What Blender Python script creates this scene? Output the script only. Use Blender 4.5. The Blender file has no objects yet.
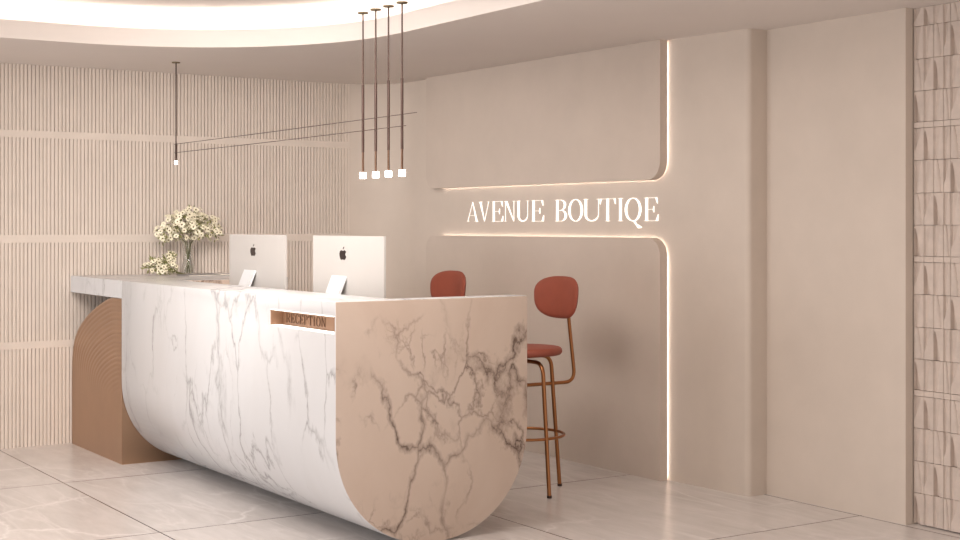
import bpy, bmesh, math, random
from mathutils import Vector, Matrix
random.seed(7)
S = bpy.context.scene
COL = S.collection
PI = math.pi
CEIL = 2.587

# ------------------------------------------------------------------ helpers
def link(o, parent=None):
    COL.objects.link(o)
    if parent is not None:
        o.parent = parent
    return o

def obj(name, bm, mats, parent=None, smooth=None, origin=None):
    """bm in parent-local coordinates (or world when there is no parent)."""
    me = bpy.data.meshes.new(name)
    bmesh.ops.recalc_face_normals(bm, faces=bm.faces[:])
    if origin is not None:
        bmesh.ops.translate(bm, verts=bm.verts[:], vec=-Vector(origin))
    bm.to_mesh(me); bm.free()
    if not isinstance(mats, (list, tuple)):
        mats = [mats]
    for m in mats:
        me.materials.append(m)
    if smooth is not None:
        me.polygons.foreach_set('use_smooth', [True]*len(me.polygons))
        me.set_sharp_from_angle(angle=math.radians(smooth))
    o = bpy.data.objects.new(name, me)
    if origin is not None:
        o.location = origin
    return link(o, parent)

def thing(name, label, cat, loc=(0, 0, 0), rotz=0, group=None):
    o = bpy.data.objects.new(name, None)
    o.empty_display_size = .1
    o.location = loc; o.rotation_euler = (0, 0, rotz)
    link(o); return tag(o, label, cat, group)

def tag(o, label, cat, group=None):
    o['label'] = label; o['category'] = cat
    if group: o['group'] = group
    return o

def struct(o, label=None):
    o['kind'] = 'structure'
    if label: o['label'] = label
    return o

def dup(root, loc, label, group=None):
    r = root.copy(); COL.objects.link(r); r.location = loc
    r['label'] = label
    if group: r['group'] = group
    for ch in list(root.children):
        c = ch.copy(); COL.objects.link(c); c.parent = r
        for g in list(ch.children):
            d = g.copy(); COL.objects.link(d); d.parent = c
    return r

def box(bm, x0, x1, y0, y1, z0, z1):
    v = [bm.verts.new(p) for p in ((x0,y0,z0),(x1,y0,z0),(x1,y1,z0),(x0,y1,z0),
                                   (x0,y0,z1),(x1,y0,z1),(x1,y1,z1),(x0,y1,z1))]
    for f in ((0,3,2,1),(4,5,6,7),(0,1,5,4),(1,2,6,5),(2,3,7,6),(3,0,4,7)):
        bm.faces.new([v[i] for i in f])
    return v

def bevel(bm, w, seg=2, ang=40):
    es = [e for e in bm.edges if len(e.link_faces) == 2 and e.calc_face_angle(0) > math.radians(ang)]
    bmesh.ops.bevel(bm, geom=es, offset=w, segments=seg, profile=.5, affect='EDGES', clamp_overlap=True)

def smooth_path(pts, r, n=6):
    """round the inner corners of a polyline with radius-like cut r"""
    pts = [Vector(p) for p in pts]
    out = [pts[0]]
    for i in range(1, len(pts)-1):
        a, b, c = pts[i-1], pts[i], pts[i+1]
        ra = min(r, (a-b).length*.49); rc = min(r, (c-b).length*.49)
        p, q = b+(a-b).normalized()*ra, b+(c-b).normalized()*rc
        for k in range(n+1):
            t = k/n
            out.append(p*(1-t)**2 + b*2*t*(1-t) + q*t*t)
    out.append(pts[-1])
    return out

def tube(bm, pts, r, seg=10, closed=False):
    pts = [Vector(p) for p in pts]
    n = len(pts); rings = []
    up = None
    for i, p in enumerate(pts):
        if closed:
            d = (pts[(i+1) % n]-pts[i-1]).normalized()
        else:
            d = (pts[min(i+1, n-1)]-pts[max(i-1, 0)]).normalized()
        if up is None:
            up = d.orthogonal().normalized()
        else:
            up = (up - d*up.dot(d)).normalized()
        s = d.cross(up)
        rr = r[i] if isinstance(r, (list, tuple)) else r
        rings.append([bm.verts.new(p + (up*math.cos(2*PI*k/seg)+s*math.sin(2*PI*k/seg))*rr) for k in range(seg)])
    m = n if closed else n-1
    for i in range(m):
        A, B = rings[i], rings[(i+1) % n]
        for k in range(seg):
            bm.faces.new((A[k], A[(k+1) % seg], B[(k+1) % seg], B[k]))
    if not closed:
        bm.faces.new(rings[0][::-1]); bm.faces.new(rings[-1])

def lathe(bm, prof, c=(0, 0, 0), seg=32):
    cx, cy, cz = c
    rings = []
    for (r, z) in prof:
        if r < 1e-6:
            rings.append([bm.verts.new((cx, cy, cz+z))])
        else:
            rings.append([bm.verts.new((cx+r*math.cos(2*PI*k/seg), cy+r*math.sin(2*PI*k/seg), cz+z)) for k in range(seg)])
    for A, B in zip(rings[:-1], rings[1:]):
        for k in range(seg):
            a, b = A[k % len(A)], A[(k+1) % seg % len(A)]
            c2, d = B[(k+1) % seg % len(B)], B[k % len(B)]
            vs = []
            for v in (a, b, c2, d):
                if v not in vs: vs.append(v)
            if len(vs) >= 3:
                bm.faces.new(vs)

def prism(bm, poly, f0, f1):
    """poly of (a,b); f0/f1 map (a,b)->3D for the two caps"""
    A = [bm.verts.new(f0(*p)) for p in poly]; B = [bm.verts.new(f1(*p)) for p in poly]
    bm.faces.new(A[::-1]); bm.faces.new(B)
    n = len(poly)
    for i in range(n):
        bm.faces.new((A[i], A[(i+1) % n], B[(i+1) % n], B[i]))

def strip_sheet(bm, line, z0, z1):
    A = [bm.verts.new((x, y, z0)) for x, y in line]; B = [bm.verts.new((x, y, z1)) for x, y in line]
    for i in range(len(line)-1):
        bm.faces.new((A[i], A[i+1], B[i+1], B[i]))

def srgb(r, g, b):
    f = lambda c: (c/255/12.92 if c/255 <= .04045 else ((c/255+.055)/1.055)**2.4)
    return (f(r), f(g), f(b), 1)

# ------------------------------------------------------------------ materials
class NT:
    def __init__(s, name):
        s.m = bpy.data.materials.new(name); s.m.use_nodes = True
        s.t = s.m.node_tree; s.b = s.t.nodes['Principled BSDF']
    def n(s, typ, **kw):
        nd = s.t.nodes.new(typ)
        for k, v in kw.items():
            if k.startswith('i_'):
                nd.inputs[k[2:].replace('_', ' ')].default_value = v
            else:
                setattr(nd, k, v)
        return nd
    def l(s, a, b): s.t.links.new(a, b)
    def math(s, op, a, b=None, clamp=False):
        nd = s.t.nodes.new('ShaderNodeMath'); nd.operation = op; nd.use_clamp = clamp
        for i, x in enumerate((a, b)):
            if x is None: continue
            if isinstance(x, (int, float)): nd.inputs[i].default_value = x
            else: s.l(x, nd.inputs[i])
        return nd.outputs[0]
    def ramp(s, fac, stops):
        nd = s.t.nodes.new('ShaderNodeValToRGB')
        e = nd.color_ramp.elements
        while len(e) < len(stops): e.new(.5)
        for el, (p, c) in zip(e, stops):
            el.position = p; el.color = c if len(c) == 4 else (*c, 1)
        s.l(fac, nd.inputs[0]); return nd.outputs[0]
    def mix(s, fac, a, b):
        nd = s.t.nodes.new('ShaderNodeMix'); nd.data_type = 'RGBA'
        for sock, x in ((nd.inputs[0], fac), (nd.inputs[6], a), (nd.inputs[7], b)):
            if isinstance(x, (int, float, tuple)): sock.default_value = x
            else: s.l(x, sock)
        return nd.outputs[2]
    def coords(s, scale=(1, 1, 1), rot=(0, 0, 0), loc=(0, 0, 0)):
        g = s.n('ShaderNodeNewGeometry')
        mp = s.n('ShaderNodeMapping')
        mp.inputs['Scale'].default_value = scale; mp.inputs['Rotation'].default_value = rot
        mp.inputs['Location'].default_value = loc
        s.l(g.outputs['Position'], mp.inputs['Vector']); return mp.outputs[0]
    def noise(s, vec, scale, detail=4, rough=.5, dist=0):
        nd = s.n('ShaderNodeTexNoise')
        nd.inputs['Scale'].default_value = scale; nd.inputs['Detail'].default_value = detail
        nd.inputs['Roughness'].default_value = rough; nd.inputs['Distortion'].default_value = dist
        s.l(vec, nd.inputs['Vector']); return nd.outputs[0]
    def set(s, **kw):
        for k, v in kw.items():
            s.b.inputs[k.replace('_', ' ')].default_value = v
        return s

def plain(name, col, rough=.5, metal=0, var=.03, vscale=6, bump=0, bscale=60, **kw):
    t = NT(name); t.set(Roughness=rough, Metallic=metal, **kw)
    v = t.coords()
    n = t.noise(v, vscale, 5, .6)
    lo = tuple(c*(1-var) for c in col[:3])+(1,); hi = tuple(min(1, c*(1+var)) for c in col[:3])+(1,)
    t.l(t.ramp(n, [(.3, lo), (.7, hi)]), t.b.inputs['Base Color'])
    if bump:
        bn = t.n('ShaderNodeBump'); bn.inputs['Strength'].default_value = bump; bn.inputs['Distance'].default_value = .002
        t.l(t.noise(v, bscale, 6, .6), bn.inputs['Height']); t.l(bn.outputs[0], t.b.inputs['Normal'])
    return t.m

def glow(name, col, strength):
    t = NT(name)
    t.set(Roughness=.5); t.b.inputs['Base Color'].default_value = (.8, .8, .8, 1)
    t.b.inputs['Emission Color'].default_value = (*col, 1)
    t.b.inputs['Emission Strength'].default_value = strength
    return t.m

def cracks(t, v, scale, warp, width, seed=0.0, warp_scale=1.6):
    """thin branching lines: edges of a noise-warped cell pattern; 1 on the line, 0 away from it"""
    nz = t.n('ShaderNodeTexNoise'); nz.inputs['Scale'].default_value = warp_scale; nz.inputs['Detail'].default_value = 8; nz.inputs['Roughness'].default_value = .58
    t.l(v, nz.inputs['Vector'])
    sc = t.n('ShaderNodeVectorMath'); sc.operation = 'MULTIPLY_ADD'
    t.l(nz.outputs['Color'], sc.inputs[0]); sc.inputs[1].default_value = (warp,)*3; t.l(v, sc.inputs[2])
    ad = t.n('ShaderNodeVectorMath'); ad.operation = 'ADD'; t.l(sc.outputs[0], ad.inputs[0]); ad.inputs[1].default_value = (seed, seed*.7, seed*1.3)
    vo = t.n('ShaderNodeTexVoronoi'); vo.feature = 'DISTANCE_TO_EDGE'; vo.inputs['Scale'].default_value = scale
    t.l(ad.outputs[0], vo.inputs['Vector'])
    return t.ramp(vo.outputs['Distance'], [(0, (1, 1, 1)), (width*.25, (.55, .55, .55)), (width, (0, 0, 0))])

def marble(name, base, vein, warm, heavy, scale=1.0, rot=(0, 0, 0), loc=(0, 0, 0), stretch=(1, 1, .55)):
    t = NT(name); t.set(Roughness=.22)
    t.b.inputs['Specular IOR Level'].default_value = .35
    v = t.coords(stretch, rot, loc)
    l1 = cracks(t, v, 1.5*scale, .75, .028+.016*heavy, 0.0)
    l2 = cracks(t, v, 3.4*scale, .50, .038+.016*heavy, 3.1, 2.6)
    l3 = cracks(t, v, 8.5*scale, .42, .07+.03*heavy, 7.7, 4.0)
    m1 = t.ramp(t.noise(v, 1.3*scale, 4, .55), [(.44-.06*heavy, (0, 0, 0)), (.60-.04*heavy, (1, 1, 1))])
    m2 = t.ramp(t.noise(v, 1.6*scale, 4, .6, .3), [(.52-.02*heavy, (0, 0, 0)), (.64-.03*heavy, (1, 1, 1))])
    m3 = t.ramp(t.noise(v, 1.9*scale, 3, .6, .2), [(.58-.08*heavy, (0, 0, 0)), (.69-.08*heavy, (1, 1, 1))])
    grain = t.noise(v, 30*scale, 5, .7)
    vary = t.noise(v, 5*scale, 4, .6)
    f1 = t.math('MULTIPLY', l1, m1)
    f2 = t.math('MULTIPLY', t.math('MULTIPLY', l2, m2), .75)
    f3 = t.math('MULTIPLY', t.math('MULTIPLY', l3, m3), .55)
    f = t.math('MAXIMUM', t.math('MAXIMUM', f1, f2), f3)
    f = t.math('MULTIPLY', f, t.math('ADD', t.math('MULTIPLY', t.math('MULTIPLY', grain, vary), 2.6), .25), clamp=True)
    f = t.math('MULTIPLY', f, .75+.2*heavy, clamp=True)
    cloud = t.ramp(t.noise(v, 2.1*scale, 6, .6, .4), [(.35, base), (.7, warm)])
    t.l(t.mix(f, cloud, vein), t.b.inputs['Base Color'])
    return t.m

M = {}
M['wall'] = plain('beige_plaster', srgb(206, 192, 180), .75, var=.035, vscale=3, bump=.08, bscale=40)
M['panel'] = plain('taupe_plaster', srgb(202, 187, 175), .75, var=.035, vscale=3.3, bump=.08, bscale=40)
M['slat'] = plain('painted_slats', srgb(219, 206, 195), .6, var=.03, vscale=9)
M['ceil'] = plain('ceiling_paint', srgb(220, 211, 205), .85, var=.012, vscale=2)
M['tile'] = plain('sculpted_stone_tile', srgb(200, 184, 173), .6, var=.08, vscale=14, bump=.15, bscale=70)
M['marble'] = marble('white_marble_front', srgb(209, 209, 211), srgb(92, 86, 88), srgb(203, 202, 203), .15, .85, rot=(.25, 0, 0), loc=(.3, 1.7, .2), stretch=(1, 1, .45))
M['marble_end_warmlit'] = marble('white_marble_warmlit', srgb(204, 185, 171), srgb(88, 69, 59), srgb(196, 175, 160), .9, 1.12, rot=(0, -.6, 0), loc=(1.3, 2.0, .75), stretch=(1, 1, .7))  # same stone as the front, warm light on the end painted in as tan
M['bronze'] = plain('brushed_bronze', srgb(180, 148, 122), .3, metal=.92, var=.04, vscale=5)
M['bronze_dark'] = plain('dark_bronze', srgb(92, 66, 50), .4, metal=.6, var=.05)
M['niche'] = plain('niche_bronze', srgb(142, 108, 84), .5, metal=.4, var=.04)
M['copper'] = plain('copper_tube', srgb(160, 108, 70), .3, metal=.95, var=.04, vscale=8)
M['leather'] = plain('rust_upholstery', srgb(142, 70, 52), .6, var=.10, vscale=7, bump=.12, bscale=120)
M['black'] = plain('black_brown_metal', srgb(66, 44, 36), .45, metal=.3, var=.06)
M['canopy'] = plain('olive_bronze', srgb(108, 94, 70), .4, metal=.6, var=.05)
M['white'] = plain('white_paint', srgb(235, 232, 226), .5, var=.01)
M['alu'] = plain('silver_aluminium', srgb(194, 189, 185), .42, metal=.15, var=.015, vscale=4)
M['stand'] = plain('pale_silver', srgb(212, 212, 214), .4, metal=.1, var=.01)
M['screen'] = plain('screen_glass', srgb(16, 16, 18), .1, var=.02)
M['logo'] = plain('dark_logo', srgb(46, 36, 36), .25, metal=.3, var=.03)
M['petal'] = plain('cream_petals', srgb(240, 232, 208), .7, var=.10, vscale=30)
M['heart'] = plain('flower_heart', srgb(96, 78, 34), .8, var=.15, vscale=60)
M['leaf'] = plain('olive_leaves', srgb(140, 140, 86), .65, var=.25, vscale=30)
M['stem'] = plain('green_stems', srgb(120, 118, 74), .6, var=.15, vscale=30)
M['paper'] = plain('grey_paper', srgb(150, 144, 142), .6, var=.03)
M['page'] = plain('white_pages', srgb(230, 222, 212), .7, var=.03, vscale=80)
WARM = (1.0, .80, .56)
M['led_cove'] = glow('cove_light', (1.0, .93, .85), 11)
M['led_sign'] = glow('edge_light', (1.0, .95, .88), 17)
M['led_niche'] = glow('niche_light', (1.0, .94, .86), 1.6)
M['lamp'] = glow('lamp_glass', (1.0, .95, .86), 9)
M['letter'] = glow('lit_letters', (1.0, .95, .87), .85)
t = NT('clear_glass'); t.set(Roughness=.02, IOR=1.3); t.b.inputs['Transmission Weight'].default_value = 1
t.b.inputs['Base Color'].default_value = (.97, .98, .97, 1); M['glass'] = t.m
t = NT('vase_water'); t.set(Roughness=.0, IOR=1.1); t.b.inputs['Transmission Weight'].default_value = 1
t.b.inputs['Base Color'].default_value = (.95, .97, .96, 1); M['water'] = t.m

# floor: big polished stone tiles, joints on a 1.585 m grid
t = NT('stone_floor_tiles'); t.set(Roughness=.3); t.b.inputs['Specular IOR Level'].default_value = .45
v = t.coords()
TS = 1.585
sep = t.n('ShaderNodeSeparateXYZ'); t.l(v, sep.inputs[0])
def joint(sock, off):
    a = t.math('DIVIDE', t.math('SUBTRACT', sock, off-TS*20), TS)
    fr = t.math('FRACT', a)
    dd = t.math('MINIMUM', fr, t.math('SUBTRACT', 1.0, fr))
    return t.math('LESS_THAN', dd, .0040/TS), t.math('FLOOR', a)
jx, ix = joint(sep.outputs[0], 2.457)
jy, iy = joint(sep.outputs[1], 6.652)
j = t.math('MAXIMUM', jx, jy)
tid = t.math('ADD', t.math('MULTIPLY', ix, 7.31), t.math('MULTIPLY', iy, 3.77))
cmb = t.n('ShaderNodeCombineXYZ'); t.l(tid, cmb.inputs[2])
va = t.n('ShaderNodeVectorMath'); va.operation = 'ADD'; t.l(v, va.inputs[0]); t.l(cmb.outputs[0], va.inputs[1])
mp = t.n('ShaderNodeMapping'); mp.inputs['Rotation'].default_value = (0, 0, .22); mp.inputs['Scale'].default_value = (3.0, .6, 1)
t.l(va.outputs[0], mp.inputs[0])
base = t.ramp(t.noise(mp.outputs[0], 3.0, 10, .68, .3), [(.22, srgb(196, 188, 184)), (.80, srgb(222, 216, 213))])
cr = t.math('MULTIPLY', cracks(t, va.outputs[0], .75, .55, .020, 1.3, 1.5), t.ramp(t.noise(va.outputs[0], .9, 2), [(.42, (0, 0, 0)), (.58, (.8, .8, .8))]))
mp2 = t.n('ShaderNodeMapping'); mp2.inputs['Rotation'].default_value = (0, 0, .35); mp2.inputs['Scale'].default_value = (3.2, .55, 1)
t.l(va.outputs[0], mp2.inputs[0])
st_ = t.math('MULTIPLY', cracks(t, mp2.outputs[0], 1.4, .9, .05, 5.0, 1.0), t.ramp(t.noise(va.outputs[0], 1.6, 3), [(.40, (0, 0, 0)), (.65, (.6, .6, .6))]))
col = t.mix(t.math('MAXIMUM', cr, st_), base, srgb(236, 231, 228))
col = t.mix(j, col, srgb(74, 62, 56))
t.l(col, t.b.inputs['Base Color'])
rg = t.ramp(t.noise(v, 4, 5), [(.3, (.20, .20, .20)), (.7, (.27, .27, .27))]); t.l(rg, t.b.inputs['Roughness'])
M['floor'] = t.m

# ------------------------------------------------------------------ setting
bm = bmesh.new()
box(bm, -3.0, 6.2, 1.2, 9.95, -.08, 0)
struct(obj('floor', bm, M['floor']), 'pale stone floor of large square tiles with dark joints')

# left (far) wall: fluted slats in four bands between three flat rails
YW = 9.705
bm = bmesh.new()
box(bm, -3.0, 5.11, YW+.012, YW+.14, 0, CEIL)
rails = [(.664, .712), (1.380, 1.434), (2.092, 2.140)]
bands = [(0, .664), (.712, 1.380), (1.434, 2.092), (2.140, CEIL)]
P = .02585
prof = [(0, 0), (.0002, .0125), (.0014, .0138), (.0102, .0142), (.0192, .0138), (.0204, .0125), (.0206, 0)]
x = 5.106-.0206
while x > -1.6:
    for (z0, z1) in bands:
        A = [bm.verts.new((x+a, YW+.0120-d, z0)) for a, d in prof]
        B = [bm.verts.new((x+a, YW+.0120-d, z1)) for a, d in prof]
        for i in range(len(prof)-1):
            bm.faces.new((A[i], A[i+1], B[i+1], B[i]))
        bm.faces.new(A); bm.faces.new(B[::-1])
    x -= P
me_o = obj('wall_left', bm, M['slat']); struct(me_o, 'beige wall clad in narrow vertical slats')
for i, (z0, z1) in enumerate(rails):
    bm = bmesh.new(); box(bm, -3.0, 5.106, YW-.003, YW+.013, z0, z1)
    struct(obj('trim_%d' % (i+1), bm, M['slat']), 'flat horizontal rail across the slatted wall')

# right wall: curved corner, recessed sign plane, rounded pilaster
line = []
R = .43
cx, cy = 5.430-R, YW+.010-R
for k in range(0, 21):
    a = PI/2*(1-k/20)
    line.append((cx+R*math.cos(a), cy+R*math.sin(a)))
line += [(5.468, 6.40), (5.500, 5.790)]
for k in range(1, 9):
    a = k/8*PI/2
    line.append((5.500+.033*(1-math.cos(a)), 5.790-.035*math.sin(a)))
line += [(5.642, 5.755)]
bm = bmesh.new(); strip_sheet(bm, line, 0, CEIL)
back = [(6.1, 5.755), (6.1, 10.0), (5.0, 10.0)]
poly = line + back
top = [bm.verts.new((x_, y_, CEIL)) for x_, y_ in poly]
n0 = len(line)
for i in range(len(back)):
    p, q = (line+back)[n0-1+i], (line+back)[n0+i]
    bm.faces.new([bm.verts.new((*p, 0)), bm.verts.new((*q, 0)), bm.verts.new((*q, CEIL)), bm.verts.new((*p, CEIL))])
bm.faces.new(top)
bmesh.ops.remove_doubles(bm, verts=bm.verts[:], dist=1e-5)
struct(obj('wall_right', bm, M['wall'], smooth=30), 'smooth beige wall with rounded corner and rounded pilaster')

# flat wall slab right of the pilaster
bm = bmesh.new(); box(bm, 5.642, 6.1, 4.782, 5.757, 0, CEIL); bevel(bm, .003, 2)
struct(obj('wall_right_flank', bm, M['wall']), 'flat beige wall slab between pilaster and sculpted tiles')

# two sign panels standing a little off the wall
def rrect(y0, y1, z0, z1, rad):
    """corners in order (y0,z0) (y1,z0) (y1,z1) (y0,z1) with radii"""
    out = []
    for (yc, zc, sy, sz, a0), r in zip(((y0, z0, 1, 1, PI), (y1, z0, -1, 1, 1.5*PI), (y1, z1, -1, -1, 0), (y0, z1, 1, -1, .5*PI)), rad):
        if r <= 0: out.append((yc, zc)); continue
        for k in range(13):
            a = a0+k/12*PI/2
            out.append((yc+sy*r+r*math.cos(a), zc+sz*r+r*math.sin(a)))
    return out
fx = lambda y, off: 5.468-(y-6.40)*(.038/2.88)-off
YR, YL = 6.385, 9.0
def sign_panel(name, z0, z1, rad, label, edges):
    bm = bmesh.new()
    prism(bm, rrect(YR, YL, z0, z1, rad), lambda y, z: (fx(y, .066), y, z), lambda y, z: (fx(y, .009), y, z))
    bevel(bm, .002, 1)
    o = obj(name, bm, M['panel'], smooth=35)
    struct(o, label)
    bm = bmesh.new()
    tube(bm, [(fx(y, .0060), y, z) for y, z in edges], .0027, 8)
    obj('light_strip', bm, M['led_sign'], o)
    return o
ZU, ZL = 1.769, 1.425
IN = .016
smooth_path2 = lambda pts: [(p.x, p.y) for p in smooth_path([(a, b, 0) for a, b in pts], .12, 10)]
sign_panel('wall_right_upper_panel', ZU, CEIL, (.11, .10, 0, 0), 'raised upper wall panel above the lit lettering',
           smooth_path2([(YR+IN, CEIL-.015), (YR+IN, ZU+IN), (YL-.14, ZU+IN)]))
sign_panel('wall_right_lower_panel', 0, ZL, (0, 0, .10, .11), 'raised lower wall panel below the lit lettering',
           smooth_path2([(YR+IN, .015), (YR+IN, ZL-IN), (YL-.14, ZL-IN)]))

# sculpted tile wall at far right
bm = bmesh.new()
XT = 5.722
box(bm, XT+.004, XT+.3, 3.2, 4.781, 0, CEIL)
rows = []
z = 0.0
pat = [.163, .163, .160, .160]
zt = [0.0]
z = .005
while z < CEIL:
    for h in (.155, .160, .164, .161):
        rows.append((z, min(z+h, CEIL), False)); z += h
        if z >= CEIL: break
    if z < CEIL:
        rows.append((z, min(z+.030, CEIL), True)); z += .030
widths = [.0625, .060, .060, .042, .060]
rt_ = random.Random(3)
y = 4.776; ci = 0
while y > 3.3:
    w = widths[ci % 5]
    for ri, (z0, z1, flat) in enumerate(rows):
        if z1-z0 < .01: continue
        g = .0012
        ya, yb, za, zb = y-g, y-w+g, z0+g, z1-g
        kind = (0, 3, 1, 2, 1)[(ri+(ci*2) % 5) % 5] if not flat else 9
        NS, NZ = (12, 12) if not flat else (1, 1)
        grid = []
        for b in range(NZ+1):
            tt = b/NZ; rowv = []
            for a in range(NS+1):
                s = a/NS
                h = .026
                if kind == 0:     # hollow cut curving up from the lower left corner
                    c = .62*max(0, 1-tt/.95)**.7
                    if s < c: h = .026-.016*(1-s/c)**.7
                elif kind == 1:   # soft fold leaning right
                    c = .35+.4*tt*tt
                    h = .020+.006*(s/c) if s < c else .026-.006*((s-c)/(1-c))**1.5
                elif kind == 2:   # hollow curving down from the upper left corner
                    c = .75*max(0, (tt-.25)/.75)**.8
                    if s < c: h = .026-.009*(1-s/c)
                    else: h = .026-.003*(s-c)
                elif kind == 3:
                    c = .7-.35*tt**1.5
                    h = .026-.008*(s/c)**3 if s < c else .026-.002*(1-s)
                if not flat: h = .026-min(.024, (.026-h)*1.7)*min(1, s/.10, (1-s)/.06)
                rowv.append(bm.verts.new((XT-h, ya+(yb-ya)*s, za+(zb-za)*tt)))
            grid.append(rowv)
        for b in range(NZ):
            for a in range(NS):
                bm.faces.new((grid[b][a], grid[b][a+1], grid[b+1][a+1], grid[b+1][a]))
        # sides back to the wall
        per = grid[0]+[grid[b][-1] for b in range(1, NZ+1)]+grid[-1][-2::-1]+[grid[b][0] for b in range(NZ-1, 0, -1)]
        bk = [bm.verts.new((XT+.006, q.co.y, q.co.z)) for q in per]
        for i in range(len(per)):
            k2 = (i+1) % len(per)
            bm.faces.new((per[i], per[k2], bk[k2], bk[i]))
    y -= w; ci += 1
struct(obj('wall_right_tiled', bm, M['tile']), 'wall strip of sculpted beige relief tiles at far right')

# ceiling with rounded light cove
def rr_loop(x0, x1, y0, y1, r, off=0, n=16):
    out = []
    for (cx, cy, a0) in ((x1-r, y1-r, 0), (x0+r, y1-r, PI/2), (x0+r, y0+r, PI), (x1-r, y0+r, 1.5*PI)):
        for k in range(n+1):
            a = a0+k/n*PI/2
            out.append((cx+(r+off)*math.cos(a), cy+(r+off)*math.sin(a)))
    return out
CV = (-2.0, 3.985, 1.9, 8.395, 1.42)
inner = rr_loop(*CV)
def to_rect(p, c, x0, x1, y0, y1):
    d = (p[0]-c[0], p[1]-c[1]); ts = []
    if d[0] > 1e-9: ts.append((x1-c[0])/d[0])
    if d[0] < -1e-9: ts.append((x0-c[0])/d[0])
    if d[1] > 1e-9: ts.append((y1-c[1])/d[1])
    if d[1] < -1e-9: ts.append((y0-c[1])/d[1])
    k = min(ts); return (c[0]+d[0]*k, c[1]+d[1]*k)
bm = bmesh.new()
c0 = (1.0, 5.2)
outer = [to_rect(p, c0, -3.0, 6.2, 1.2, 9.95) for p in inner]
corners = [(6.2, 9.95), (-3.0, 9.95), (-3.0, 1.2), (6.2, 1.2)]
for c in corners:      # snap the nearest projected point to the corner so the sheet is a full rectangle
    i = min(range(len(outer)), key=lambda q: (outer[q][0]-c[0])**2+(outer[q][1]-c[1])**2); outer[i] = c
ZU_C = 2.822
loops = [(outer, CEIL), (inner, CEIL), (inner, CEIL+.108), (rr_loop(*CV, off=.025), CEIL+.108), (rr_loop(*CV, off=.025), CEIL+.03),
         (rr_loop(*CV, off=.19), CEIL+.03), (rr_loop(*CV, off=.19), ZU_C)]
prev = None
for lp, zz in loops:
    cur = [bm.verts.new((p[0], p[1], zz)) for p in lp]
    if prev:
        n = len(cur)
        for i in range(n):
            bm.faces.new((prev[i], prev[(i+1) % n], cur[(i+1) % n], cur[i]))
    prev = cur
bm.faces.new(prev)
# closed slab above
tops = [bm.verts.new((x_, y_, 2.95)) for x_, y_ in ((-3.0, 1.2), (6.2, 1.2), (6.2, 9.95), (-3.0, 9.95))]
bm.faces.new(tops)
ce = obj('ceiling', bm, M['ceil'], smooth=30); struct(ce, 'smooth ceiling with a rounded lit cove')
bm = bmesh.new()
A = rr_loop(*CV, off=.040); B = rr_loop(*CV, off=.075)
for zz in (CEIL+.088,):
    a = [bm.verts.new((p[0], p[1], zz)) for p in A]; b = [bm.verts.new((p[0], p[1], zz)) for p in B]
    a2 = [bm.verts.new((p[0], p[1], zz+.012)) for p in A]; b2 = [bm.verts.new((p[0], p[1], zz+.012)) for p in B]
    n = len(a)
    for i in range(n):
        k2 = (i+1) % n
        for f in ((a[i], a[k2], b[k2], b[i]), (a2[i], b2[i], b2[k2], a2[k2]), (a[i], a2[i], a2[k2], a[k2]), (b[i], b[k2], b2[k2], b2[i])):
            bm.faces.new(f)
obj('light_strip', bm, M['led_cove'], ce)

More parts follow.
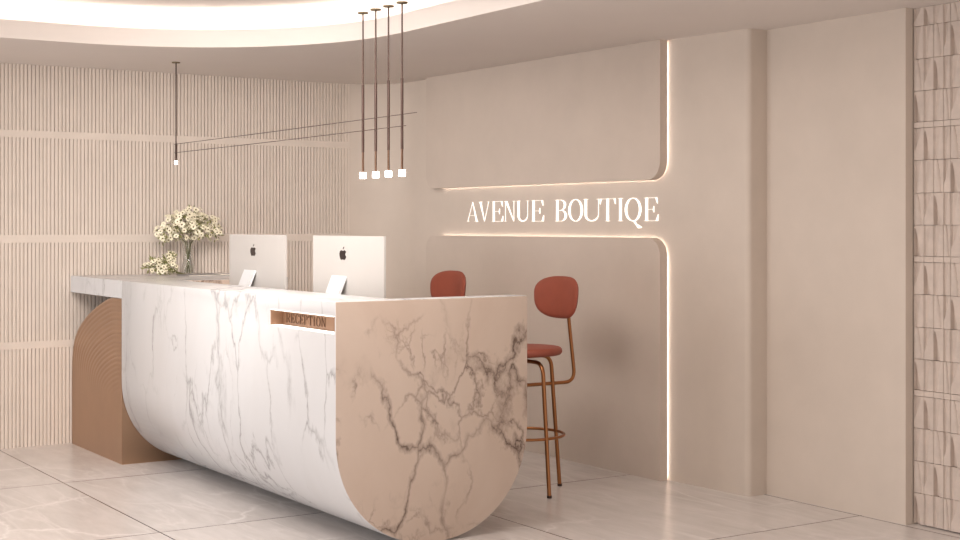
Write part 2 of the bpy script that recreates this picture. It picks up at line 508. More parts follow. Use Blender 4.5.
# ------------------------------------------------------------------ lettering
def glyph(ch, w, T=.20, h=.04):
    """convex polygons in a box w x 1 (a Didone style capital)"""
    P_ = []
    q = lambda *p: P_.append(list(p))
    rect = lambda x0, x1, y0, y1: q((x0, y0), (x1, y0), (x1, y1), (x0, y1))
    def ring(cx, cy, rx, ry, t, hh, a0, a1, n=28):
        for k in range(n):
            p = []
            for a in (a0+(a1-a0)*k/n, a0+(a1-a0)*(k+1)/n):
                p.append((a, math.cos(a), math.sin(a)))
            (a, c1, s1), (b, c2, s2) = p
            q((cx+rx*c1, cy+ry*s1), (cx+rx*c2, cy+ry*s2), (cx+(rx-t)*c2, cy+(ry-hh)*s2), (cx+(rx-t)*c1, cy+(ry-hh)*s1))
    def serif(x, y, half=.11):
        rect(x-half, x+half, y-(h if y > .5 else 0), y+(0 if y > .5 else h))
    if ch == 'A':
        q((.06, 0), (.06+h, 0), (w*.5+h*.6, 1), (w*.5-h*.4, 1))
        q((w-.07-T, 0), (w-.07, 0), (w*.5+h*.6, 1), (w*.5-h*.8, 1))
        rect(w*.22, w*.7, .30, .30+h); rect(0, .2, 0, h*.8); rect(w-.34, w, 0, h*.8)
    elif ch == 'V':
        q((.07, 1), (.07+T, 1), (w*.55+h*.4, 0), (w*.55-h*.8, 0))
        q((w-.06-h, 1), (w-.06, 1), (w*.55+h*.5, 0), (w*.55-h*.3, 0))
        rect(0, .34, 1-h*.8, 1); rect(w-.2, w, 1-h*.8, 1)
    elif ch in 'E':
        x0 = .09
        rect(x0, x0+T, 0, 1); rect(0, w-.08, 1-h, 1); rect(0, w-.02, 0, h); rect(x0, w*.68, .5-h/2, .5+h/2)
        q((w-.08-.12, 1-h*.5), (w-.08, 1-h*.5), (w-.05, .74), (w-.075, .74))
        q((w-.02-.15, h*.5), (w-.02, h*.5), (w, .28), (w-.03, .28))
        q((w*.68-.06, .5), (w*.68, .64), (w*.68+.02, .64), (w*.68+.02, .36), (w*.68, .36))
    elif ch == 'N':
        rect(.10, .10+h, 0, 1); rect(w-.10-h, w-.10, 0, 1)
        q((.08, 1), (.08+T*1.1, 1), (w-.10, 0), (w-.10-h*1.4, 0))
        rect(0, .2, 0, h); rect(0, .24, 1-h, 1); rect(w-.22, w, 1-h, 1)
    elif ch == 'U':
        r = (w-.18-.02)/2
        x0, x1 = .09, w-.10
        rect(x0, x0+T, .30, 1); rect(x1-h, x1, .30, 1)
        n = 20; cx = (x0+x1)/2
        for k in range(n):
            pr = []
            for a in (PI+PI*k/n, PI+PI*(k+1)/n):
                u = (a-PI)/PI; tt = T*(1-u)+h*u
                pr.append(((cx+(x1-x0)/2*math.cos(a), .30+.31*math.sin(a)), (cx+((x1-x0)/2-tt)*math.cos(a), .30+(.31-.05)*math.sin(a))))
            q(pr[0][0], pr[1][0], pr[1][1], pr[0][1])
        rect(0, x0+T+.09, 1-h, 1); rect(x1-.14, w, 1-h, 1)
    elif ch in 'BPR':
        rect(.09, .09+T, 0, 1); rect(0, w*.5, 1-h, 1)
        cx = w*.46
        if ch == 'B':
            ring(cx, .755, w*.44, .245, T*.95, h, -PI/2, PI/2, 18); ring(cx, .265, w*.52, .265, T, h, -PI/2, PI/2, 18)
            rect(.09, cx, .51-h, .51+h*.3); rect(0, cx, 0, h)
        else:
            ring(cx, .735, w*.50, .265, T, h, -PI/2, PI/2, 18); rect(.09, cx, .47, .47+h)
            rect(0, .09+T+.09, 0, h)
            if ch == 'R':
                q((w*.45, .48), (w*.45+T, .48), (w, 0), (w-T*1.1, 0))
    elif ch in 'OQ':
        ring(w/2, .5, w/2-.02, .515, T, .03, 0, 2*PI, 40)
        if ch == 'Q':
            q((w*.48, .02), (w*.64, -.02), (w*.72, -.14), (w*.60, -.10))
            q((w*.60, -.10), (w*.72, -.14), (w*.98, -.30), (w*.80, -.31))
            q((w*.72, -.14), (w*.82, -.17), (w*1.02, -.27), (w*.98, -.30))
    elif ch == 'C':
        ring(w/2+.02, .5, w/2-.02, .515, T, .03, .9, 2*PI-.9, 34)
        q((w-.03, .72), (w, .72), (w, .95), (w-.03, .95)); q((w-.03, .06), (w, .06), (w, .3), (w-.03, .3))
    elif ch == 'T':
        rect(w/2-T/2, w/2+T/2, 0, 1); rect(0, w, 1-h, 1)
        q((0, 1-h), (.12, 1-h), (.03, .76), (0, .76)); q((w-.12, 1-h), (w, 1-h), (w, .76), (w-.03, .76))
        rect(w/2-T/2-.09, w/2+T/2+.09, 0, h)
    elif ch == 'I':
        rect(w/2-T/2, w/2+T/2, 0, 1); rect(w/2-T/2-.09, w/2+T/2+.09, 0, h); rect(w/2-T/2-.09, w/2+T/2+.09, 1-h, 1)
    return P_

def letter(ch, yl, yr, z0, H, xf, depth, mat, parent, T=.2, h=.04, name='letter'):
    """yl = left edge (larger y) as read from -X; xf(y) front surface"""
    bm = bmesh.new(); w = (yl-yr)/H
    for p in glyph(ch, w, T, h):
        prism(bm, [(yl-a*H, z0+b*H) for a, b in p], lambda y, z: (xf(y)-depth, y, z), lambda y, z: (xf(y), y, z))
    loc = parent.matrix_world.translation if parent else Vector()
    bmesh.ops.translate(bm, verts=bm.verts[:], vec=-Vector(parent.location))
    return obj(name, bm, mat, parent)

sg = thing('wall_sign', 'glowing white serif lettering on the beige wall between two raised panels', 'sign', (fx(7.5, 0), 7.5, 1.525))
for ch, a, b in zip('AVENUEBOUTIQE',
                    (8.541, 8.389, 8.223, 8.070, 7.922, 7.748, 7.481, 7.341, 7.178, 7.010, 6.836, 6.767, 6.582),
                    (8.393, 8.254, 8.083, 7.939, 7.777, 7.607, 7.352, 7.182, 7.010, 6.855, 6.778, 6.605, 6.450)):
    a, b = (q+.004+(8.54-q)*.009 for q in (a, b))
    letter(ch, a, b, 1.525, .139, lambda y: fx(y, 0)+.0005, .0045, M['letter'], sg, T=.155, h=.013)

# ------------------------------------------------------------------ reception desk
ZT = 1.152
X0, X1, Y0, Y1 = 2.945, 4.005, 5.737, 8.655
RD = .53
desk = thing('reception_desk', 'long white marble reception desk with rounded underside, side counter and bronze support', 'desk', ((X0+X1)/2, (Y0+Y1)/2, 0))
D = Vector(desk.location)
def boolean_cut(o, cutters):
    for c in cutters:
        md = o.modifiers.new('cut', 'BOOLEAN'); md.object = c; md.operation = 'DIFFERENCE'; md.solver = 'EXACT'
    dg = bpy.context.evaluated_depsgraph_get(); dg.update()
    me = bpy.data.meshes.new_from_object(o.evaluated_get(dg))
    o.modifiers.clear(); old = o.data; o.data = me
    for c in cutters:
        bpy.data.objects.remove(c, do_unlink=True)
bm = bmesh.new()
pf = [(X0, ZT), (X0, RD)]
cxm = (X0+X1)/2
for k in range(1, 40):
    a = PI+PI*k/40
    e = 2/2.08
    c, s = math.cos(a), math.sin(a)
    pf.append((cxm+RD*math.copysign(abs(c)**e, c), RD+RD*math.copysign(abs(s)**e, s)))
pf += [(X1, RD), (X1, ZT)]
prism(bm, pf, lambda x, z: (x, Y0, z), lambda x, z: (x, Y1, z))
bmesh.ops.translate(bm, verts=bm.verts[:], vec=-D)
body = obj('desk_body', bm, [M['marble'], M['marble_end_warmlit']], desk)
def cutter(x0, x1, y0, y1, z0, z1):
    bm = bmesh.new(); box(bm, x0, x1, y0, y1, z0, z1)
    bmesh.ops.translate(bm, verts=bm.verts[:], vec=-D)
    return obj('cutter', bm, M['marble'], desk)
bpy.context.view_layer.update()
WT = .76
boolean_cut(body, [cutter(3.29, 4.2, Y0+.13, 8.49, WT, 1.4), cutter(2.8, 3.022, 5.749, 6.443, 1.005, 1.085)])
bm = bmesh.new(); bm.from_mesh(body.data)
bmesh.ops.remove_doubles(bm, verts=bm.verts[:], dist=1e-5)
bmesh.ops.recalc_face_normals(bm, faces=bm.faces[:])
bevel(bm, .006, 2, 50)
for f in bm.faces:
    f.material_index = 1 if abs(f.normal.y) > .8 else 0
bm.to_mesh(body.data); bm.free()
body.data.polygons.foreach_set('use_smooth', [True]*len(body.data.polygons))
body.data.set_sharp_from_angle(angle=math.radians(25))
bm = bmesh.new(); box(bm, X0, 4.085, Y1, YW-.006, 1.041, ZT); bevel(bm, .0035, 2)
for f in bm.faces:
    f.material_index = 0
bmesh.ops.translate(bm, verts=bm.verts[:], vec=-D)
obj('counter_top', bm, [M['marble'], M['marble_end_warmlit']], desk)

# bronze arch support with concentric flutes on its front face
ctrl = [(YW-.012, 0.0), (YW-.012, .30), (YW-.013, .52), (9.686, .612), (9.646, .718), (9.539, .808), (9.386, .886), (9.211, .951), (9.038, 1.001), (8.873, 1.035), (8.66, 1.0405)]
def interp(ctrl, n):
    # Catmull-Rom resample
    pts = []
    for i in range(len(ctrl)-1):
        p0 = Vector((*ctrl[max(i-1, 0)], 0)); p1 = Vector((*ctrl[i], 0)); p2 = Vector((*ctrl[i+1], 0)); p3 = Vector((*ctrl[min(i+2, len(ctrl)-1)], 0))
        for k in range(n):
            t_ = k/n
            pts.append(.5*((2*p1)+(-p0+p2)*t_+(2*p0-5*p1+4*p2-p3)*t_*t_+(-p0+3*p1-3*p2+p3)*t_**3))
    pts.append(Vector((*ctrl[-1], 0))); return [(p.x, p.y) for p in pts]
oc = interp(ctrl, 5)
XB0, XB1 = 2.950, 3.86
bm = bmesh.new()
fc = (8.66, .02)
NR = 120
rowsv = []
for i in range(NR+1):
    s = 1-i/NR
    row = []
    for (yy, zz) in oc:
        # shrink towards the near edge and the middle of the arch
        y_ = 8.66+(yy-8.66)*s
        z_ = zz if zz < .3 else (.30+(zz-.30)*s)
        amp = max(0, min(1, (zz-.45)/.2))*max(0, min(1, (z_-.42)/.25))
        ph = (1-s)*26 % 1.0
        d = .0045*amp*abs(math.sin(PI*ph))
        row.append(bm.verts.new((XB0+.0045*amp-d+.0, y_, z_)))
    rowsv.append(row)
for i in range(NR):
    for k in range(len(oc)-1):
        bm.faces.new((rowsv[i][k], rowsv[i][k+1], rowsv[i+1][k+1], rowsv[i+1][k]))
bk = [bm.verts.new((XB1, yy, zz)) for yy, zz in oc]
for k in range(len(oc)-1):
    bm.faces.new((rowsv[0][k], bk[k], bk[k+1], rowsv[0][k+1]))
bmesh.ops.remove_doubles(bm, verts=bm.verts[:], dist=1e-5)
# near side and bottom
N_ = [bm.verts.new(p) for p in ((XB0, 8.66, 0), (XB1, 8.66, 0), (XB1, 8.66, 1.0405), (XB0, 8.66, 1.0405))]
bm.faces.new(N_)
Bq = [bm.verts.new(p) for p in ((XB0, 8.66, 0), (XB0, YW-.012, 0), (XB1, YW-.012, 0), (XB1, 8.66, 0))]
bm.faces.new(Bq)
bm.faces.new(bk+[bm.verts.new((XB1, 8.66, 0))])
bmesh.ops.translate(bm, verts=bm.verts[:], vec=-D)
obj('side_support', bm, M['bronze'], desk, smooth=40)['label'] = 'bronze arched support with concentric grooves'

# niche plate, its lettering and light lines
bm = bmesh.new(); box(bm, 3.012, 3.0225, 5.7495, 6.4425, 1.0055, 1.0845)
box(bm, 2.949, 3.012, 6.4365, 6.4425, 1.0055, 1.0845); box(bm, 2.949, 3.012, 5.7495, 5.7555, 1.0055, 1.0845)
bmesh.ops.translate(bm, verts=bm.verts[:], vec=-D)
pl = obj('sign_plate', bm, M['niche'], desk); pl['label'] = 'bronze back plate in the front niche'
yy = 6.395
for ch, w in zip('RECEPTION', (.95, .78, .9, .78, .82, .88, .42, 1.0, .95)):
    H = .046; wy = w*H
    bm = bmesh.new()
    for p in glyph(ch, w, .13, .03):
        prism(bm, [(yy-a*H, 1.020+b*H) for a, b in p], lambda y, z: (3.0095, y, z), lambda y, z: (3.0125, y, z))
    bmesh.ops.translate(bm, verts=bm.verts[:], vec=-D)
    o = obj('letter', bm, M['bronze_dark'], pl); o['label'] = 'dark capital letter on the bronze plate'
    yy -= wy+.0105
for z0, z1 in ((1.0825, 1.0845), (1.0055, 1.0075)):
    bm = bmesh.new(); box(bm, 2.944, 3.0, 5.757, 6.435, z0, z1)
    bmesh.ops.translate(bm, verts=bm.verts[:], vec=-D)
    obj('light_strip', bm, M['led_niche'], desk)['label'] = 'thin glowing line along the niche edge'

# ------------------------------------------------------------------ monitors
def apple(k=1.0):
    """half outline of a bitten fruit, height ~1, centred"""
    o = [(0, .30), (.10, .33), (.20, .36), (.31, .33), (.39, .25), (.42, .20), (.34, .12), (.30, 0), (.33, -.12), (.42, -.21), (.36, -.36), (.28, -.47), (.20, -.52), (.10, -.50), (0, -.47),
         (-.10, -.50), (-.20, -.52), (-.29, -.46), (-.38, -.30), (-.43, -.12), (-.43, .08), (-.38, .23), (-.29, .33), (-.18, .36), (-.08, .33)]
    return o
def make_monitor(label, loc):
    W, zt, zb, th = .806, 1.443, .905, .011
    t = thing('computer_monitor', label, 'computer monitor', loc, 0, 'computer monitors on the reception desk')
    z0 = loc[2]
    bm = bmesh.new(); box(bm, 0, th, -W/2, W/2, zb-z0, zt-z0); bevel(bm, .004, 3)
    obj('housing', bm, M['alu'], t, smooth=35)
    bm = bmesh.new(); box(bm, th-.001, th+.0015, -W/2+.012, W/2-.012, zb-z0+.075, zt-z0-.012)
    obj('screen', bm, M['screen'], t)['label'] = 'black display glass'
    # bent stand: foot plate and leaning neck
    bm = bmesh.new()
    pts = smooth_path([(.13, 0, .006), (-.195, 0, .006), (-.004, 0, 1.228-z0)], .05, 6)
    w = .078
    rows_ = []
    for i, p in enumerate(pts):
        a = pts[max(i-1, 0)]; b = pts[min(i+1, len(pts)-1)]
        d = (b-a).normalized(); nn = Vector((d.z, 0, -d.x))*.006
        rows_.append([bm.verts.new(p+nn+Vector((0, -w, 0))), bm.verts.new(p+nn+Vector((0, w, 0))), bm.verts.new(p-nn+Vector((0, w, 0))), bm.verts.new(p-nn+Vector((0, -w, 0)))])
    for A, B in zip(rows_[:-1], rows_[1:]):
        for k in range(4):
            bm.faces.new((A[k], A[(k+1) % 4], B[(k+1) % 4], B[k]))
    bm.faces.new(rows_[0][::-1]); bm.faces.new(rows_[-1])
    bmesh.ops.translate(bm, verts=bm.verts[:], vec=(0, .078, 0))
    obj('stand', bm, M['stand'], t, smooth=40)
    # emblem
    H = .062
    bm = bmesh.new()
    prism(bm, [(.045-a*H*1.45, 1.345-z0+b*H*.95) for a, b in apple()], lambda y, z: (-.0012, y, z), lambda y, z: (.0005, y, z))
    leaf = [(0, .42), (.04, .54), (.12, .62), (.19, .64), (.18, .54), (.11, .46), (.03, .41)]
    prism(bm, [(.045-a*H*1.3, 1.345-z0+b*H*1.03) for a, b in leaf], lambda y, z: (-.0012, y, z), lambda y, z: (.0005, y, z))
    obj('emblem', bm, M['logo'], t)['label'] = 'dark bitten fruit emblem'
    return t
mon = make_monitor('silver computer monitor seen from behind, nearer the niche with bronze lettering', (3.50, 6.687, WT))
dup(mon, (3.50, 7.854, WT), 'silver computer monitor seen from behind, nearer the flowers', 'computer monitors on the reception desk')

# ------------------------------------------------------------------ stools
def make_stool(label, loc):
    t = thing('bar_stool', label, 'bar stool', loc, 0, 'bar stools behind the desk')
    # seat
    bm = bmesh.new()
    pr = []
    for k in range(13):
        a = -PI/2+PI*k/12
        pr.append((.205+.022*math.cos(a), .792+.022*math.sin(a)))
    lathe(bm, [(0, .770)]+pr+[(.12, .8165), (0, .8175)], seg=48)
    obj('seat', bm, M['leather'], t, smooth=50)
    # backrest
    bm = bmesh.new()
    a_, b_, T = .211, .121, .024
    NP, NRr = 56, 8
    def pt(rho, phi, side):
        e = 2/2.75
        c, s = math.cos(phi), math.sin(phi)
        y = a_*math.copysign(abs(c)**e, c)*rho
        z = b_*math.copysign(abs(s)**e, s)*rho
        y *= 1+.07*(z/b_)
        th = T*math.sqrt(max(0, 1-rho**3.5))
        x = .274-1.0*y*y+.10*z+side*th
        return (x, y, 1.085+z)
    for side in (1, -1):
        rings = [[bm.verts.new(pt(0, 0, side))]]
        for i in range(1, NRr+1):
            rho = (i/NRr)**.6
            rings.append([bm.verts.new(pt(rho, 2*PI*k/NP, side)) for k in range(NP)])
        for k in range(NP):
            bm.faces.new((rings[0][0], rings[1][k], rings[1][(k+1) % NP]))
        for A, B in zip(rings[1:-1], rings[2:]):
            for k in range(NP):
                bm.faces.new((A[k], A[(k+1) % NP], B[(k+1) % NP], B[k]))
    bmesh.ops.remove_doubles(bm, verts=bm.verts[:], dist=1e-4)
    obj('backrest', bm, M['leather'], t, smooth=60)
    # two crossing bent leg frames
    for ang, zt in ((PI/2, .736), (0, .757)):
        bm = bmesh.new()
        c, s = math.cos(ang), math.sin(ang)
        pts = smooth_path([(-.262*c, -.262*s, .0), (-.198*c, -.198*s, zt), (.198*c, .198*s, zt), (.262*c, .262*s, .0)], .07, 8)
        tube(bm, pts, .0115, 12)
        obj('leg_frame', bm, M['copper'], t, smooth=40)
    for ang in (0, PI/2, PI, 1.5*PI):
        bm = bmesh.new(); lathe(bm, [(0, 0), (.0135, 0), (.0135, .014), (0, .014)], (.262*math.cos(ang), .262*math.sin(ang), 0), 14)
        obj('foot_cap', bm, M['black'], t, smooth=40)
    bm = bmesh.new()
    tube(bm, [(.236*math.cos(2*PI*k/56), .236*math.sin(2*PI*k/56), .32) for k in range(56)], .0085, 10, closed=True)
    obj('footrest', bm, M['copper'], t, smooth=40)
    bm = bmesh.new()
    tube(bm, smooth_path([(.306, 0, 1.12), (.322, 0, 1.0), (.372, 0, .594), (-.207, 0, .594)], .075, 8), .0105, 12)
    obj('back_post', bm, M['copper'], t, smooth=40)
    return t
st = make_stool('rust upholstered bar stool with copper legs, right of the marble desk end', (4.56, 6.585, 0))
dup(st, (4.565, 7.775, 0), 'rust bar stool whose backrest top shows behind the marble desk', 'bar stools behind the desk')

# ------------------------------------------------------------------ flowers
VX, VY = 3.70, 9.46
vz = thing('glass_vase', 'clear waisted glass vase holding cream daisies on the side counter', 'vase', (VX, VY, ZT))
bm = bmesh.new()
outp = [(.0, .0), (.043, .0), (.046, .010), (.044, .05), (.037, .10), (.033, .14), (.037, .18), (.048, .225), (.056, .250)]
inn = [(.0535, .250), (.0455, .224), (.0345, .18), (.0305, .14), (.0345, .10), (.0415, .05), (.043, .014), (0, .010)]
lathe(bm, outp+inn, seg=40)
obj('vase_body', bm, M['glass'], vz, smooth=50)
bm = bmesh.new()
lathe(bm, [(0, .0105), (.042, .0145), (.0408, .05), (.0338, .10), (.0318, .118), (0, .118)], seg=40)
obj('water', bm, M['water'], vz, smooth=50)

def blossom_mesh(i):
    bm = bmesh.new(); rr = random.Random(i)
    n = 9
    for k in range(n):
        a = 2*PI*k/n+rr.uniform(-.1, .1); L = .021*rr.uniform(.88, 1.08); w = .0062
        d = Vector((math.cos(a), math.sin(a), 0)); s = Vector((-d.y, d.x, 0)); lift = rr.uniform(-.002, .004)
        vs = [d*.003+s*.002, d*.003-s*.002, d*L*.6-s*w+Vector((0, 0, .0025+lift*.5)), d*L-s*w*.5+Vector((0, 0, lift)), d*L+s*w*.5+Vector((0, 0, lift)), d*L*.6+s*w+Vector((0, 0, .0025+lift*.5))]
        top = [bm.verts.new(p) for p in vs]; bot = [bm.verts.new(p-Vector((0, 0, .0007))) for p in vs]
        bm.faces.new(top); bm.faces.new(bot[::-1])
        for i2 in range(6):
            bm.faces.new((top[i2], bot[i2], bot[(i2+1) % 6], top[(i2+1) % 6]))
    me = bpy.data.meshes.new('blossom'); bmesh.ops.recalc_face_normals(bm, faces=bm.faces[:]); bm.to_mesh(me); bm.free(); me.materials.append(M['petal']); return me
def heart_mesh():
    bm = bmesh.new()
    lathe(bm, [(0, -.003), (.005, -.002), (.0055, .001), (.004, .0038), (0, .005)], seg=10)
    me = bpy.data.meshes.new('flower_centre'); bmesh.ops.recalc_face_normals(bm, faces=bm.faces[:]); bm.to_mesh(me); bm.free(); me.materials.append(M['heart'])
    me.polygons.foreach_set('use_smooth', [True]*len(me.polygons)); return me
BL = [blossom_mesh(i) for i in range(4)]; HM = heart_mesh()
def add_blossom(parent, p, nrm, sc):
    o = bpy.data.objects.new('blossom', random.choice(BL)); link(o, parent)
    q = nrm.to_track_quat('Z', 'Y')
    o.location = p; o.rotation_mode = 'QUATERNION'; o.rotation_quaternion = q; o.scale = (sc,)*3
    h = bpy.data.objects.new('flower_centre', HM); link(h, o)
    h['label'] = 'dark olive flower centre'
def leaf_quad(bm, p, d, L, w):
    d = d.normalized(); s = d.cross(Vector((random.uniform(-1, 1), random.uniform(-1, 1), random.uniform(-1, 1)))).normalized(); n = d.cross(s)*.0008
    pts = [p, p+d*L*.45+s*w, p+d*L, p+d*L*.45-s*w]
    A = [bm.verts.new(q+n) for q in pts]; B = [bm.verts.new(q-n) for q in pts]
    bm.faces.new(A); bm.faces.new(B[::-1])
    for i in range(4): bm.faces.new((A[i], B[i], B[(i+1) % 4], A[(i+1) % 4]))

bq = thing('daisy_bouquet', 'round bouquet of cream daisies standing in the glass vase', 'flowers', (VX, VY, ZT+.012))
rb = random.Random(11)
# clumps: (x, y, z, radius) relative to the vase foot; x is along the picture
clumps = [(-.170, -.01, .295, .075), (-.115, .01, .350, .075), (-.04, -.03, .385, .085), (.03, .0, .415, .080), (.10, .02, .375, .070), (.170, .02, .345, .080), (.195, -.02, .290, .060),
          (.02, -.07, .320, .085), (-.09, -.06, .300, .075), (.09, -.05, .315, .075), (-.02, .06, .36, .08), (-.205, -.02, .255, .040)]
tot = sum(c[3]**2 for c in clumps)
heads = []
for c in rb.sample(clumps, len(clumps)):
    n = max(3, round(175*c[3]**2/tot)); k = 0; tries = 0
    while k < n and tries < 500:
        tries += 1
        u = Vector((rb.gauss(0, 1), rb.gauss(-.35, 1), rb.gauss(.25, 1))).normalized()
        p = Vector(c[:3])+u*c[3]*rb.uniform(.75, 1.0)
        p.z -= .012
        if p.z < .205 or VY+p.y > YW-.03: continue
        if any((p-h[0]).length < .017 for h in heads): continue
        heads.append((p, (u+Vector((0, -.35, .25))).normalized())); k += 1
heads.sort(key=lambda h: h[0].y)
extra = heads[99:]; heads = heads[:99]
if extra:
    bm = bmesh.new()
    for p, nr in extra:
        tmp = bmesh.new(); tmp.from_mesh(rb.choice(BL))
        bmesh.ops.transform(tmp, matrix=Matrix.Translation(p) @ nr.to_track_quat('Z', 'Y').to_matrix().to_4x4(), verts=tmp.verts[:])
        me_t = bpy.data.meshes.new('tmp'); tmp.to_mesh(me_t); tmp.free(); bm.from_mesh(me_t); bpy.data.meshes.remove(me_t)
    ob_ = obj('blossom_cluster', bm, M['petal'], bq); ob_['kind'] = 'stuff'
for p, nr in heads:
    add_blossom(bq, p, nr, rb.uniform(.85, 1.12))
bm = bmesh.new()
for c in clumps:
    for k in range(30):
        u = Vector((rb.gauss(0, 1), rb.gauss(0, 1), rb.gauss(0, 1))).normalized()
        p = Vector(c[:3])+u*c[3]*rb.uniform(.1, .8); p.z -= .012
        leaf_quad(bm, p, u+Vector((0, 0, .2)), rb.uniform(.022, .045), rb.uniform(.003, .007))
for p, nr in heads:      # little stalks under each head
    q = p-nr*.05
    tube(bm, [p, q], .0011, 5)
obj('foliage', bm, M['leaf'], bq)['label'] = 'olive green leaves among the blossoms'
for k in range(13):
    a = 2*PI*k/13+rb.uniform(-.2, .2)
    c = clumps[k % len(clumps)]
    r0 = rb.uniform(.008, .036)
    f = Vector((r0*math.cos(a), r0*math.sin(a), .004))
    w = Vector((-.012*math.cos(a), -.012*math.sin(a), .13))
    m_ = Vector((.02*(1 if c[0] > 0 else -1)*min(1, abs(c[0])/.08), c[1]*.2, .235))
    e = Vector((c[0]+rb.uniform(-.03, .03), c[1]+rb.uniform(-.02, .02), c[2]))
    bm = bmesh.new(); tube(bm, smooth_path([f, w, m_, e], .06, 5), .0015, 6)
    obj('stem', bm, M['stem'], bq, smooth=60)

# loose bunch lying on the counter
bu = thing('daisy_bunch', 'small loose bunch of cream daisies lying on the counter left of the vase', 'flowers', (3.46, 9.32, ZT))
cl2 = [(-.095, .0, .055, .045), (-.05, .0, .085, .048), (.0, -.02, .080, .045), (.05, .01, .110, .045), (.06, .0, .145, .025), (-.02, -.05, .042, .040), (.06, -.03, .065, .04)]
heads2 = []
for c in cl2:
    k = 0; tries = 0
    while k < 7 and tries < 300:
        tries += 1
        u = Vector((rb.gauss(0, 1), rb.gauss(-.4, 1), rb.gauss(.4, 1))).normalized()
        p = Vector(c[:3])+u*c[3]*rb.uniform(.7, 1)
        if p.z < .022: continue
        if any((p-h[0]).length < .020 for h in heads2): continue
        heads2.append((p, (u+Vector((0, -.3, .35))).normalized())); k += 1
for p, nr in heads2:
    add_blossom(bu, p, nr, rb.uniform(.8, 1.05))
bm = bmesh.new()
for c in cl2:
    for k in range(40):
        u = Vector((rb.gauss(0, 1), rb.gauss(0, 1), rb.gauss(0, 1))).normalized()
        p = Vector(c[:3])+u*c[3]*rb.uniform(.1, .85)
        d = u+Vector((0, 0, .2)); L = rb.uniform(.02, .04)
        if p.z < .006 or (p+d.normalized()*L).z < .004: continue
        leaf_quad(bm, p, d, L, rb.uniform(.003, .007))
for p, nr in heads2:
    q = Vector((p.x*.6+.04, p.y*.6, max(.008, p.z-.05))); tube(bm, [p, q], .0012, 5)
obj('foliage', bm, M['leaf'], bu)['label'] = 'olive green leaves among the blossoms'
for k in range(9):
    bm = bmesh.new()
    tube(bm, smooth_path([(-.06+.02*k*.5, rb.uniform(-.03, .03), .06+rb.uniform(-.02, .02)), (.08, rb.uniform(-.02, .02), .03+rb.uniform(-.005, .01)), (.155+rb.uniform(-.02, .02), -.02+rb.uniform(-.03, .03), .003+.0008*k)], .03, 4), .0018, 6)
    obj('stem', bm, M['stem'], bu, smooth=60)

# thin grey magazine with pale pages
mg = thing('magazine', 'thin grey magazine lying flat on the counter in front of the glass vase', 'magazine', (3.73, 9.24, ZT))
mg.rotation_euler = (0, 0, .06)
bm = bmesh.new(); box(bm, -.155, .17, -.09, .09, .002, .008)
obj('pages', bm, M['page'], mg)
bm = bmesh.new(); box(bm, -.16, .08, -.094, .094, .008, .0105); box(bm, -.16, .175, -.094, .094, .0, .002); box(bm, -.1625, -.16, -.094, .094, 0, .0105)
obj('cover', bm, M['paper'], mg)

# ------------------------------------------------------------------ pendants
XP = 3.445
def make_pendant(label, y, zc, zs1, zs0, zr, zl, group, long_stem=True):
    t = thing('pendant_light', label, 'pendant light', (XP, y, zl), 0, group)
    bm = bmesh.new(); lathe(bm, [(0, zc-zl-.007), (.026, zc-zl-.007), (.0275, zc-zl-.004), (.0275, zc-zl), (0, zc-zl)], seg=24)
    obj('canopy', bm, M['canopy'], t, smooth=40)
    bm = bmesh.new(); lathe(bm, [(0, zs0-.02-zl), (.0042, zs0-.02-zl), (.0042, zc-.006-zl), (0, zc-.006-zl)], seg=12)
    obj('rod', bm, M['black'], t, smooth=40)
    bm = bmesh.new(); lathe(bm, [(0, zs0-zl), (.0068, zs0-zl), (.0068, zs1-zl), (0, zs1-zl)], seg=12)
    obj('sleeve', bm, M['black'], t, smooth=40)
    if long_stem:
        bm = bmesh.new(); lathe(bm, [(0, zr-.002-zl), (.0055, zr-.002-zl), (.0055, zs0-zl), (0, zs0-zl)], seg=12)
        obj('lower_rod', bm, M['bronze_dark'], t, smooth=40)
        bm = bmesh.new(); lathe(bm, [(0, 0), (.0155, 0), (.0168, .0015), (.0168, zr-zl-.0015), (.0155, zr-zl), (0, zr-zl)], seg=24)
        obj('lamp', bm, M['lamp'], t, smooth=40)['label'] = 'glowing white cylinder lamp'
        bm = bmesh.new(); lathe(bm, [(0, zc-zl-.001), (.004, zc-zl-.001), (.004, ZU_C-zl), (0, ZU_C-zl)], seg=10)
        obj('hanger', bm, M['white'], t, smooth=40)['label'] = 'thin white hanger'
    else:
        bm = bmesh.new(); lathe(bm, [(0, 0), (.010, 0), (.010, zr-zl), (0, zr-zl)], seg=20)
        obj('lamp', bm, M['lamp'], t, smooth=40)['label'] = 'small glowing white lamp'
    return t
GP = 'pendant lights in a row above the desk'
names = ['leftmost and farthest of the four long pendant lights hanging in a row', 'second from left of the four long pendant lights hanging in a row',
         'third from left of the four long pendant lights hanging in a row', 'rightmost and nearest of the four long pendant lights hanging in a row']
first = None
for y, lab in zip((6.405, 6.270, 6.139, 6.004), names):
    if first is None:
        first = make_pendant(lab, y, CEIL+.001, 2.217, 1.872, 1.769, 1.738, GP)
    else:
        dup(first, (XP, y, 1.738), lab, GP)
make_pendant('single thin dark pendant light by the slatted wall, above the flowers', 9.028, CEIL-.0005, 2.045, 1.927, 1.9275, 1.907, None, False)
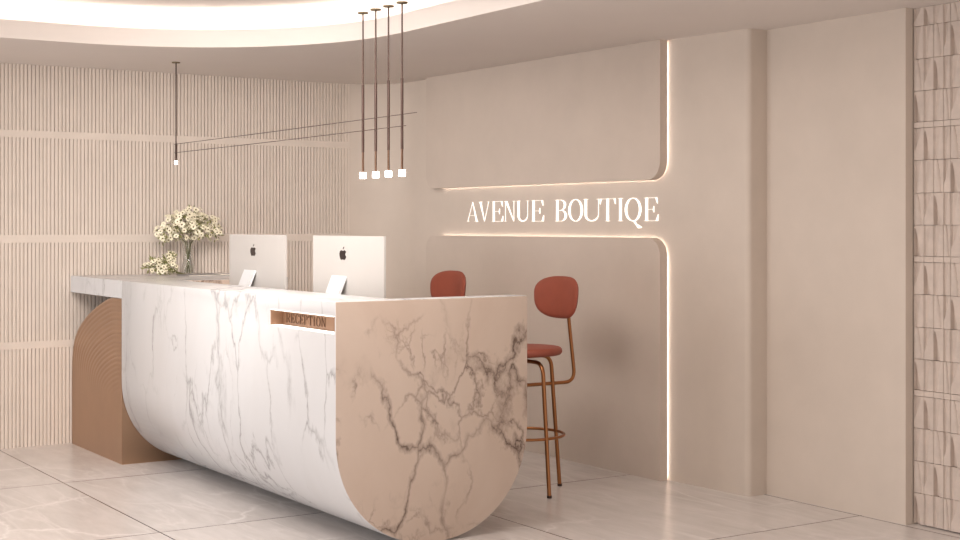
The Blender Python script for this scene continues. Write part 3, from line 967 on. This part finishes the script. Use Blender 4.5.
for lab, z, y1 in (('upper of two thin black wires stretched level from the far pendant light', 2.039, 5.845), ('lower of two thin black wires stretched level from the far pendant light', 1.982, 5.95)):
    bm = bmesh.new(); tube(bm, [(XP-.0095, 9.034, z), (XP-.0095, 7.5, z-.002), (XP-.0095, y1, z)], .0017, 8)
    o = obj('tension_wire', bm, M['black'], origin=(XP-.0095, 9.03, z))
    tag(o, lab, 'wire', 'thin wires between the pendant lights')

# ------------------------------------------------------------------ lights
def area(name, loc, rot, sx, sy, power, col):
    l = bpy.data.lights.new(name, 'AREA'); l.shape = 'RECTANGLE'; l.size = sx; l.size_y = sy; l.energy = power; l.color = col
    o = bpy.data.objects.new(name, l); o.location = loc; o.rotation_euler = rot; COL.objects.link(o); return o
# daylight from tall windows on the left side of the room
area('window_daylight', (-6.0, 6.9, 1.45), (0, math.radians(-90), 0), 2.6, 6.0, 268, (.93, .965, 1.0))
# soft unseen fill added below the raised ceiling to brighten desk and walls
area('overhead_fill', (2.3, 5.75, 2.79), (0, 0, 0), 2.2, 2.7, 74, (1.0, .92, .85))
aw = area('corner_fill', (1.9, 5.6, 2.70), (0, 0, 0), 1.8, 1.4, 34, (1.0, .95, .90))  # unseen fill, added to brighten the far curved corner
aw.rotation_euler = (Vector((4.6, 9.6, 1.05))-Vector(aw.location)).to_track_quat('-Z', 'Y').to_euler()
aw.data.spread = math.radians(75)
w = bpy.data.worlds.new('room_ambience'); S.world = w; w.use_nodes = True
bg = w.node_tree.nodes['Background']; bg.inputs[0].default_value = (1.0, .93, .87, 1); bg.inputs[1].default_value = 1.06

# ------------------------------------------------------------------ camera
cam = bpy.data.cameras.new('camera'); co = bpy.data.objects.new('camera', cam); COL.objects.link(co)
co.location = (0, 0, 1.5); co.rotation_euler = (PI/2, 0, math.radians(-32.995))
cam.sensor_width = 36; cam.lens = 1416.9/960*36; cam.shift_y = -(270-225.12)/960
cam.clip_start = .05; cam.clip_end = 60
S.camera = co
vs = S.view_settings
vs.view_transform = 'Standard'; vs.look = 'None'; vs.exposure = 0; vs.gamma = 1; vs.use_curve_mapping = False
